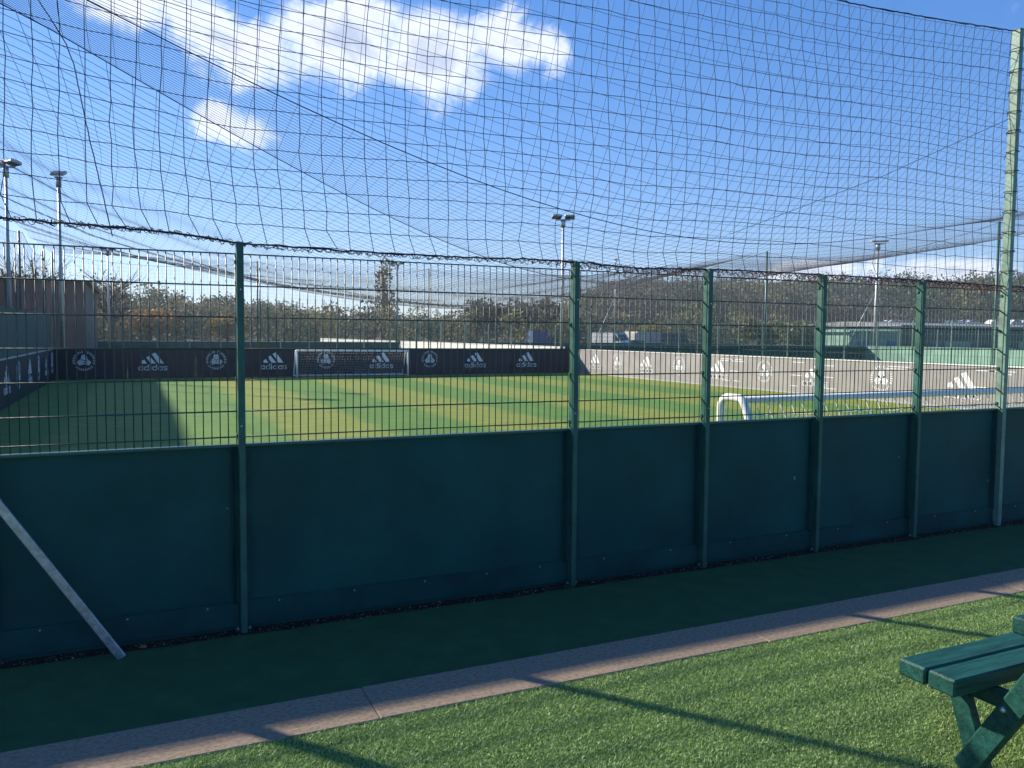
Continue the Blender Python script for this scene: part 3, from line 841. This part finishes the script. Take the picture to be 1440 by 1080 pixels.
p = at(790, 480, Y=31.6); mast((p.x, 31.6, 0), 8.05, 'floodlight mast with a winged twin head at the far right corner of the pitch', [(-.34, -20, 8), (.34, -20, -8)], R(-20), .10)
p = at(88, 480, Y=31.4); mast((p.x, 31.4, 0), 8.15, 'slim floodlight mast with flat head, second from the left edge', [(.0, 22, -30)], R(10))
p = at(15, 480, Y=29.4); mast((p.x, 29.4, 0), 8.05, 'leftmost slim floodlight mast, taller in the picture than its neighbour', [(-.28, 28, 30), (.26, -14, -40)], R(-18))
p = at(1230, 480, Y=31.3); mast((p.x, 31.3, 0), 8.05, 'floodlight mast with slanting stay before the wooded hill at the right', [(.35, 8, -10), (-.2, 5, 15)], R(-40), .11, stay=(-1.9, .5, .6))
p = at(154, 480, Y=62); mast((p.x, 62, 0), 8.1, 'small distant floodlight mast beside the bare trees at the left', [(-.3, -10, 0), (.3, -10, 0)], 0, .09)
p = at(559, 480, Y=62.4); mast((p.x, 62.4, 0), 8.1, 'distant floodlight mast beside the tall poplar', [(-.36, -12, 0), (.36, -12, 0)], 0, .09)
p = at(864, 480, Y=62); mast((p.x, 62, 0), 9.4, 'distant thin mast with slanting stay, just right of the fence post', [(0, 5, 0)], 0, .06, stay=(-2.6, 0, .5))

# ------------------------------------------------------------------ neighbouring pitches
def bay(x0, x1, y, label, **k): return hoarding('pitch_boards', label, (x0, y), (x1, y), **k)
w2 = bay(R_X + 1.3, 42.0, 31.6, 'dark green shaded boards beyond the right side wall, right of the corner mast', m='board_green', cap='pale_green', cap_m='pale_green', post_h=2.9, post_step=2.5, h=1.42)
w3 = hoarding('pitch_boards', 'pale green sunlit board wall at the right behind the side wall', (42.0, 31.6), (42.0, 4.0), m='pale_green', cap='pale_green', post_h=2.5, post_step=2.5, h=1.4)
w4 = bay(L_X, R_X, 62, 'far boards with white capping beyond the next pitch', m='board_green', cap='cap_white', post_step=2.5, post_h=3.0)
w5 = hoarding('pitch_boards', 'sunlit side boards of the next pitch, sun glare painted white, behind the dark end wall', (R_X, 61.5), (R_X, 32.2), m='white', cap='cap_white', mesh=False, post_step=5, post_h=3.0, h=1.3)  # sun glare on these board faces put in as white base colour
w8 = hoarding('pitch_boards', 'short bright strip of far side boards with sun glare painted white above the far goal', (R_X, 95), (R_X, 63), m='white', cap='cap_white', mesh=False, post_step=5, post_h=3.0, h=1.3)  # white base stands for sun glare on these farther boards too
w6 = bay(R_X + 1.5, 60.0, 64, 'distant green boards before the parked vans', m='board_green', cap='pale_green', post_step=2.5, post_h=3.0)

# ------------------------------------------------------------------ hills and ground beyond
def ridge(px):
    return float(np.interp(px, [-400, 0, 150, 260, 340, 420, 560, 640, 780, 830, 860, 900, 1000, 1100, 1250, 1440, 1900], [400, 404, 412, 420, 428, 440, 446, 446, 444, 436, 418, 412, 413, 410, 410, 410, 415]))
def hill_far(px):
    return float(np.interp(px, [-400, 0, 340, 600, 800, 900, 1440, 1900], [190, 200, 240, 330, 340, 380, 430, 430]))
azs = np.linspace(-480, 1900, 120); rows = 14
V = []; BASE = 115.0
hill_pts = []
for px in azs:
    d = fwd * F_PX + r2 * (px - 720); d.z = 0; d.normalize()
    D1 = hill_far(px); hz = at(px, ridge(px), Y=CAM.y + d.y * D1).z - 5.0
    for j in range(rows):
        t = j / (rows - 1); rr_ = BASE + (D1 - BASE) * t
        z = -.1 + hz * (t ** 1.25 if px > 800 else t) + (math.sin(px * .02 + j) * .5 * t)
        q = CAM + d * rr_; V.append((q.x, q.y, z))
    q = CAM + d * (D1 + 250); V.append((q.x, q.y, hz * .8))
rw = rows + 1
Fh = [(i * rw + j, (i + 1) * rw + j, (i + 1) * rw + j + 1, i * rw + j + 1) for i in range(len(azs) - 1) for j in range(rw - 1)]
hill = new_obj('hill', np_mesh('hill', V, Fh, True), None, 'hill_soil'); tag(hill, label='wooded hillside behind the pitches', kind='structure')
def hill_z(px, t):
    d = fwd * F_PX + r2 * (px - 720); d.z = 0; d.normalize(); D1 = hill_far(px)
    hz = at(px, ridge(px), Y=CAM.y + d.y * D1).z - 5.0
    q = CAM + d * (BASE + (D1 - BASE) * t)
    return Vector((q.x, q.y, -.1 + hz * (t ** 1.25 if px > 800 else t)))

def leaf_cloud(centres, radii, n_each, size, cols, g, flat=.75):
    """leaf quads spread on and through ellipsoids; returns V,F,C"""
    Vs, Cs = [], []
    mean = float(np.mean([r_[0] * r_[2] for r_ in radii])); n_base = n_each
    for (c, rad, col) in zip(centres, radii, cols):
        n_each = int(n_base * min(3.5, max(.35, rad[0] * rad[2] / mean)))
        u = g.normal(size=(n_each, 3)); u /= np.linalg.norm(u, axis=1, keepdims=True)
        rr_ = g.uniform(.45, 1.0, (n_each, 1)) ** .6
        # lumpy outline
        lump = 1 + .25 * np.sin(u[:, :1] * 5 + c[0]) * np.cos(u[:, 1:2] * 4 + c[1]) + .15 * np.sin(u[:, 2:] * 7 + c[0])
        pos = np.array(c) + u * rr_ * lump * np.array(rad)
        a_ = g.normal(size=(n_each, 3)); a_ /= np.linalg.norm(a_, axis=1, keepdims=True)
        b_ = np.cross(a_, g.normal(size=(n_each, 3))); b_ /= np.linalg.norm(b_, axis=1, keepdims=True)
        s_ = size * g.uniform(.6, 1.4, (n_each, 1))
        q = np.stack([pos - a_ * s_, pos - b_ * s_ * flat, pos + a_ * s_, pos + b_ * s_ * flat], 1)
        Vs.append(q.reshape(-1, 3)); cc = np.array(col) * g.uniform(.85, 1.15, (n_each, 1)); Cs.append(np.repeat(cc, 4, 0))
    V_ = np.concatenate(Vs); F_ = np.arange(len(V_)).reshape(-1, 4)
    return V_, F_, np.concatenate(Cs)
PAL = 1.3 * np.array([(.080, .080, .040), (.062, .078, .030), (.10, .085, .042), (.045, .068, .026), (.12, .112, .040), (.085, .078, .048), (.035, .046, .028), (.155, .135, .045), (.075, .065, .052)])
def wood(name, label, n, px0, px1, t0, t1, n_leaf, size, rad, seed, pal=PAL):
    g = np.random.default_rng(seed); cs, rs, co = [], [], []
    for k in range(n):
        px = g.uniform(px0, px1); t = g.uniform(t0, t1) ** .8
        q = hill_z(px, t); r_ = rad * (.55 + 1.5 * g.uniform(0, 1) ** 2.2); h_ = r_ * g.uniform(1.0, 1.5)
        cs.append((q.x, q.y, q.z + h_ * .9)); rs.append((r_, r_, h_))
        patch = int((math.sin(px * .013 + t * 5 + seed) + math.sin(px * .031 - t * 9)) * 2 + g.integers(0, 5)) % len(pal)
        co.append(pal[patch])
    V_, F_, C_ = leaf_cloud(cs, rs, n_leaf, size, co, g)
    return tag(new_obj(name, np_mesh(name, V_, F_, colors=C_), None, 'leaf'), label, 'wood', kind='stuff')
wood('woodland', 'autumn woodland covering the far hill on the right', 2300, 800, 1560, .32, 1.0, 170, .36, 2.6, 21)
wood('woodland', 'dull autumn woodland on the rise at the left and middle', 1100, -260, 840, .25, 1.0, 170, .26, 1.55, 22)
wood('hedge', 'low hedge and scrub in front of the hill', 320, -200, 1130, .0, .14, 110, .24, 1.4, 23, PAL[[1, 3, 4, 7, 6]])

# ------------------------------------------------------------------ single trees
def tree(name, label, px, py_top, D, width, col, dense=1.0, shape='round', base=0.0, leaf=.28):
    g = np.random.default_rng(int(px * 7 + D))
    d = fwd * F_PX + r2 * (px - 720); d.z = 0; d.normalize()
    q = CAM + d * D; topz = at(px, py_top, Y=q.y).z; H = topz - base
    o_ = root(name, (q.x, q.y, base), label, 'tree', 'single trees beyond the pitches')
    r0 = max(.12, H * .022)
    tm = MB(); tm.tube([(0, 0, -.2), (.05 * g.normal(), .05 * g.normal(), H * .35), (.2 * g.normal(), .2 * g.normal(), H * .85)], [r0, r0 * .75, r0 * .15], 7)
    limbs = []
    for k in range(9 if shape != 'bare' else 26):
        z0 = H * g.uniform(.25, .7); a_ = g.uniform(0, 6.28); ln = width * g.uniform(.5, .95) * (.5 if shape == 'column' else 1)
        e = Vector((math.cos(a_) * ln, math.sin(a_) * ln, z0 + H * g.uniform(.12, .3))); limbs.append(e)
        tm.tube([(0, 0, z0), (e.x * .5, e.y * .5, z0 + (e.z - z0) * .6), e], [r0 * .45, r0 * .3, r0 * .08], 5)
        if shape == 'bare':
            for j in range(5):
                s_ = Vector((e.x, e.y, e.z)) * .55 + Vector((0, 0, z0 * .45)); f_ = e + Vector(g.normal(size=3)) * width * .35; f_.z = min(H, abs(f_.z) + .3)
                tm.tube([s_, f_], [r0 * .16, r0 * .05], 4)
    tm.build('trunk', 'bark', o_, True)
    cs, rs = [], []
    if shape == 'column':
        for k in range(26):
            z = H * (.18 + .78 * k / 25); w_ = width * (.55 + .45 * math.sin(math.pi * (k + 3) / 30)) * g.uniform(.55, .8)
            cs.append((g.normal() * width * .22, g.normal() * width * .22, z)); rs.append((w_, w_, H * .055))
    else:
        for k in range(22):
            u = g.normal(size=3); u /= np.linalg.norm(u); u *= g.uniform(.3, .85)
            cs.append((u[0] * width, u[1] * width, H * .62 + u[2] * H * .33)); s_ = g.uniform(.25, .45); rs.append((width * s_, width * s_, H * .36 * s_))
    cols = [np.array(col) * g.uniform(.75, 1.25) for _ in cs]
    nl = int((90 if shape != 'bare' else 16) * dense)
    V_, F_, C_ = leaf_cloud(cs, rs, nl, leaf, cols, g)
    new_obj('crown', np_mesh('crown', V_, F_, colors=C_), o_, 'leaf')
    return o_
tree('poplar_tree', 'tall columnar poplar with thin yellowing leaves standing alone', 540, 363, 150, 2.6, (.15, .135, .06), .55, 'column', leaf=.25)
tree('round_tree', 'round leafy tree left of the two behind the middle of the pitch', 686, 417, 130, 4.8, (.075, .095, .04))
tree('round_tree', 'round leafy tree close left of the corner mast', 736, 413, 138, 4.0, (.065, .085, .04))
tree('round_tree', 'small tree directly beside the corner floodlight mast', 768, 419, 142, 2.8, (.085, .09, .045))
tree('autumn_bush', 'low yellow autumn bush above the parked vans', 908, 454, 112, 3.6, (.26, .21, .045), .8, leaf=.2)
tree('autumn_bush', 'olive yellow bush behind the right side net pole', 1066, 446, 88, 3.4, (.16, .15, .05), leaf=.2)
tree('autumn_bush', 'tall green yellow bush between two right hand fence posts', 1122, 450, 84, 2.6, (.15, .16, .055), leaf=.2)
tree('autumn_bush', 'orange brown bush seen through the left mesh panel', 214, 432, 105, 3.6, (.26, .15, .05), leaf=.2)
tree('autumn_bush', 'yellow bush seen just left of the nearest left post', 322, 442, 104, 2.8, (.24, .17, .05), leaf=.2)
tree('bare_tree', 'bare branching tree behind the brown shed at the far left', 52, 352, 72, 3.6, (.12, .10, .07), 1, 'bare', leaf=.12)
tree('bare_tree', 'smaller bare tree just right of the brown shed', 160, 372, 95, 3.4, (.12, .09, .06), 1, 'bare', leaf=.12)
tree('bare_tree', 'thin leafless tree at the very left edge', 2, 362, 62, 3.0, (.09, .10, .05), 1.5, 'bare', leaf=.14)

# ------------------------------------------------------------------ buildings
def shed(name, label, x0, y0, x1, y1, h, m, roof_m='roof_grey', rib=.9, rise=.3, openings=()):
    c = Vector(((x0 + x1) / 2, (y0 + y1) / 2, 0)); o_ = root(name, c, label, 'building')
    MB(c).box((x0, y0, 0), (x1, y1, h)).build('wall', m, o_)
    mb = MB(c); hw = (y1 - y0) / 2
    mb.add([(x0 - .25, y0 - .25, h), (x1 + .25, y0 - .25, h), (x1 + .25, c.y, h + rise), (x0 - .25, c.y, h + rise), (x1 + .25, y1 + .25, h), (x0 - .25, y1 + .25, h),
            (x0 - .25, y0 - .25, h - .12), (x1 + .25, y0 - .25, h - .12), (x1 + .25, y1 + .25, h - .12), (x0 - .25, y1 + .25, h - .12)],
           [(0, 1, 2, 3), (3, 2, 4, 5), (6, 7, 1, 0), (7, 8, 4, 2, 1), (8, 9, 5, 4), (9, 6, 0, 3, 5), (9, 8, 7, 6)])
    mb.build('roof', roof_m, o_)
    k = x0 + rib
    while k < x1 - .1:
        MB(c).box((k - .03, y0 - .04, .1), (k + .03, y0 - .002, h - .14)).build('cladding_rib', m, o_); k += rib
    for (a_, b_, z0, z1, mm) in openings:
        MB(c).box((a_, y0 - .05, z0), (b_, y0 - .006, z1), .01).build('window', mm, o_)
    return o_
shed('brown_shed', 'wide low brown clad shed behind the left end of the boards', -22, 46, -2.6, 60, 4.75, 'barn', 'barn', 1.2, .25)
shed('shade_block', 'unseen flat roofed block beside the left boards, added to cast the pitch shadow', -16, 9.0, -6.6, 39.0, 6.3, 'cream', 'roof_grey', 3, .1)  # unseen block, added and sized to shade the left of the pitch
a_ = at(1194, 480, Y=36.0); b_ = at(1262, 480, Y=36.0)
shed('green_cabin', 'pale green cabin with two blue panels beyond the boards at the right', a_.x, 36, b_.x, 38.4, 2.45, 'pale_green', 'pale_green', 5, .1, [(a_.x + .9, a_.x + 1.9, .8, 1.75, 'blue'), (b_.x - 1.1, b_.x - .2, .8, 1.75, 'blue')])
a_ = at(1266, 480, Y=44.0); b_ = at(1640, 480, Y=44.0)
shed('long_building', 'long low dark green building with grey roof behind the right hand fence', a_.x, 44, b_.x, 56, 3.1, 'screen_green', 'roof_grey', 4, .35,
     [(at(px, 480, Y=44).x, at(px + w, 480, Y=44).x, .7, 1.7, mm) for px, w, mm in ((1310, 14, 'blue'), (1328, 36, 'pale_green'), (1404, 12, 'silver'), (1432, 24, 'pale_green'), (1480, 30, 'pale_green'))])
c = at(1378, 490, Y=30.0)
o_ = root('banner', (43.2, 28.6, 0), 'red and white banner board above the pale green wall at the right', 'sign')
q0, q1 = at(1344, 489, X=43.2), at(1411, 489, X=43.2)
MB(o_.location).box((43.18, q1.y, .95), (43.24, q0.y, 1.42), .005).build('panel', 'red', o_)
MB(o_.location).box((43.165, q0.y - (q0.y - q1.y) * .34, 1.0), (43.177, q0.y - .05, 1.38)).build('white_field', 'white', o_)
for yy in (q0.y - .1, q1.y + .1): MB(o_.location).box((43.245, yy - .03, 0), (43.30, yy + .03, 1.45)).build('leg', 'galv', o_)

# ------------------------------------------------------------------ vehicles
def vehicle(loc, rz, kind, m, label, group='vehicles parked beyond the pitches'):
    o_ = root({'van': 'parked_van', 'car': 'parked_car', 'caravan': 'caravan'}[kind], loc, label, {'van': 'van', 'car': 'car', 'caravan': 'caravan'}[kind], group, rz)
    if kind == 'van': L, Wd, prof = 5.2, 1.95, [(-2.6, .35), (2.6, .35), (2.6, .95), (2.35, 1.1), (1.75, 1.25), (1.1, 2.15), (.9, 2.3), (-2.5, 2.3), (-2.6, 2.2)]
    elif kind == 'car': L, Wd, prof = 4.2, 1.75, [(-2.1, .32), (2.1, .32), (2.12, .65), (1.95, .82), (1.05, .95), (.45, 1.42), (-1.1, 1.46), (-1.85, 1.02), (-2.1, .9)]
    else: L, Wd, prof = 5.6, 2.2, [(-2.8, .5), (2.5, .5), (2.8, .95), (2.6, 1.6), (2.1, 2.45), (-2.3, 2.5), (-2.75, 2.2)]
    MB().prism(prof, lambda u, v, t: (u, t, v), -Wd / 2, Wd / 2).build('body', m, o_)
    win = {'van': [(1.15, 1.3), (1.65, 1.3), (1.1, 2.0), (.7, 2.0), (.7, 1.3)], 'car': [(-1.5, 1.0), (.95, 1.0), (.4, 1.36), (-1.05, 1.39)], 'caravan': [(.6, 1.3), (1.9, 1.3), (1.9, 2.0), (.6, 2.0)]}[kind]
    for s_ in (-1, 1): MB().prism(win, lambda u, v, t: (u, t, v), s_ * Wd / 2 - .01, s_ * (Wd / 2 + .012)).build('side_window', 'glass', o_)
    if kind != 'caravan':
        f = [(1.72, 1.30), (1.14, 2.10)] if kind == 'van' else [(1.02, .98), (.5, 1.38)]
        MB().add([(f[0][0] + .02, -Wd * .42, f[0][1]), (f[0][0] + .02, Wd * .42, f[0][1]), (f[1][0] + .02, Wd * .38, f[1][1]), (f[1][0] + .02, -Wd * .38, f[1][1])], [(0, 1, 2, 3)]).build('windscreen', 'glass', o_)
    for wx in ((-L * .3, L * .3) if kind != 'caravan' else (0,)):
        for s_ in (-1, 1):
            MB().tube([(wx, s_ * (Wd / 2 - .18), .33), (wx, s_ * (Wd / 2 + .01), .33)], .33, 12).build('wheel', 'black', o_)
    return o_
def park(px, D, rz, kind, m, label, z=0.0):
    d = fwd * F_PX + r2 * (px - 720); d.z = 0; d.normalize(); q = CAM + d * D
    return vehicle((q.x, q.y, z), rz, kind, m, label)
park(862, 98, R(-70), 'van', 'white', 'white van parked left of the blue car behind the far boards')
park(884, 104, R(-10), 'car', 'silver', 'pale car nose on between the white van and the cream caravan')
park(903, 108, R(15), 'caravan', 'cream', 'cream caravan parked under the yellow bush')
park(893, 92, R(5), 'car', 'blue', 'blue car in front of the cream caravan')
park(944, 94, R(8), 'van', 'navy', 'dark blue van right of the cream caravan')
park(764, 120, R(10), 'van', 'blue', 'bright blue van behind the corner floodlight mast', .2)
LOTX = [1236, 1246, 1256, 1268, 1279, 1290, 1338, 1352, 1364, 1394, 1402, 1411, 1424, 1437]
ROWL = ['leftmost of the white cars in the row on the hill foot', 'second white car from the left in the row on the hill foot', 'third white car from the left in the row on the hill foot', 'fourth white car from the left in the row on the hill foot',
        'fifth white car from the left in the row on the hill foot', 'sixth white car from the left, last before the green fence post', 'first white car right of the green post in the hill foot row', 'second white car right of the green post in the hill foot row',
        'third white car right of the green post in the hill foot row', 'first of the cluster of white cars left of the tall net post', 'second of the cluster of white cars left of the tall net post', 'third of the cluster of white cars left of the tall net post',
        'white car just left of the tall net post at the hill foot', 'white car just right of the tall net post at the hill foot']
bank = bpy.data.objects.new('embankment', None)
d0 = fwd * F_PX + r2 * (1180 - 720); d0.z = 0; d0.normalize(); d1 = fwd * F_PX + r2 * (1700 - 720); d1.z = 0; d1.normalize()
pa, pb = CAM + d0 * 215, CAM + d1 * 215
BZ = 5.3
me = np_mesh('embankment', [(pa.x, pa.y, -.3), (pb.x, pb.y, -.3), (pb.x * 1.07, pb.y * 1.07 + 1, BZ), (pa.x * 1.07, pa.y * 1.07, BZ), (pb.x * 1.25, pb.y * 1.25, BZ + .1), (pa.x * 1.25, pa.y * 1.25, BZ + .1)], [(0, 1, 2, 3), (3, 2, 4, 5)])
tag(new_obj('embankment', me, None, 'ground'), label='grassy bank carrying the parking row', kind='structure')
bpy.data.objects.remove(bank)
for k, px in enumerate(LOTX):
    park(px, 240 + random.uniform(-2, 2), R(random.uniform(-25, 25)) - YAW, 'car', 'white', ROWL[k], BZ + .03)

# ------------------------------------------------------------------ picnic bench in the right corner
GZ = KERB_Z
bo = Vector((4.0, -3.6, GZ))
bench = root('picnic_bench', bo, 'dark green painted picnic bench at the right edge of the grass', 'bench')
bx = 2.96; bl = 1.75
for k, (y0, y1) in enumerate(((-3.062, -2.932), (-3.195, -3.070))):
    pl = MB(bo).box((bx + .004 * k, y0, .480), (bx + bl, y1, .552), .008).build('seat_plank', 'bench_green', bench)
for y0 in (-4.39, -4.26):
    MB(bo).box((bx, y0, .480), (bx + bl, y0 + .124, .552), .008).build('seat_plank', 'bench_green', bench)
for k in range(5):
    y1 = -3.335 - k * .131
    MB(bo).box((bx + .12, y1 - .124, .785), (bx + bl - .04, y1, .852), .008).build('table_plank', 'bench_green', bench)
for xx in (bx + .20, bx + bl - .29):
    MB(bo).beam((xx + .075, -2.98, .440), (xx + .075, -4.35, .440), .045, .078, (0, 0, 1), .006).build('seat_beam', 'bench_green', bench)
    MB(bo).beam((xx + .02, -3.38, .745), (xx + .02, -3.96, .745), .045, .075, (0, 0, 1), .006).build('table_beam', 'bench_green', bench)
    for s_ in (0, 1):
        f = (lambda y: y) if s_ == 0 else (lambda y: -7.323 - y)
        lg = MB(bo).beam((xx, f(-3.50), .775), (xx, f(-3.115), GZ + .0), .05, .098, (0, 1, 1), .008).build('leg', 'bench_green', bench)
        MB(bo).beam((xx + .052, f(-3.02), .475), (xx + .052, f(-3.155), GZ + .0), .045, .09, (0, 1, 0), .006).build('seat_leg', 'bench_green', bench)
        for (yb, zb_) in ((-3.285, .44), (-3.44, .70)):
            c = Vector((xx - .026, f(yb), zb_)); MB(bo).tube([c + Vector((.004, 0, 0)), c + Vector((-.004, 0, 0)), c + Vector((-.010, 0, 0))], [.013, .012, .005], 10).build('bolt', 'bolt', lg, True)

# ------------------------------------------------------------------ thin autumn haze
hz = MB().box((-700, -60, -1.5), (700, 620, 62)).mesh('haze')
hm = bpy.data.materials.new('haze_air'); hm.use_nodes = True
hn = hm.node_tree.nodes; hn.remove(hn['Principled BSDF'])
hv = hn.new('ShaderNodeVolumePrincipled'); hv.inputs['Color'].default_value = (.80, .90, 1.0, 1); hv.inputs['Density'].default_value = .00045; hv.inputs['Anisotropy'].default_value = .3
hm.node_tree.links.new(hv.outputs[0], hn['Material Output'].inputs['Volume'])
hz.materials.append(hm)
tag(new_obj('haze', hz), 'thin pale haze over the far hillside', kind='stuff')
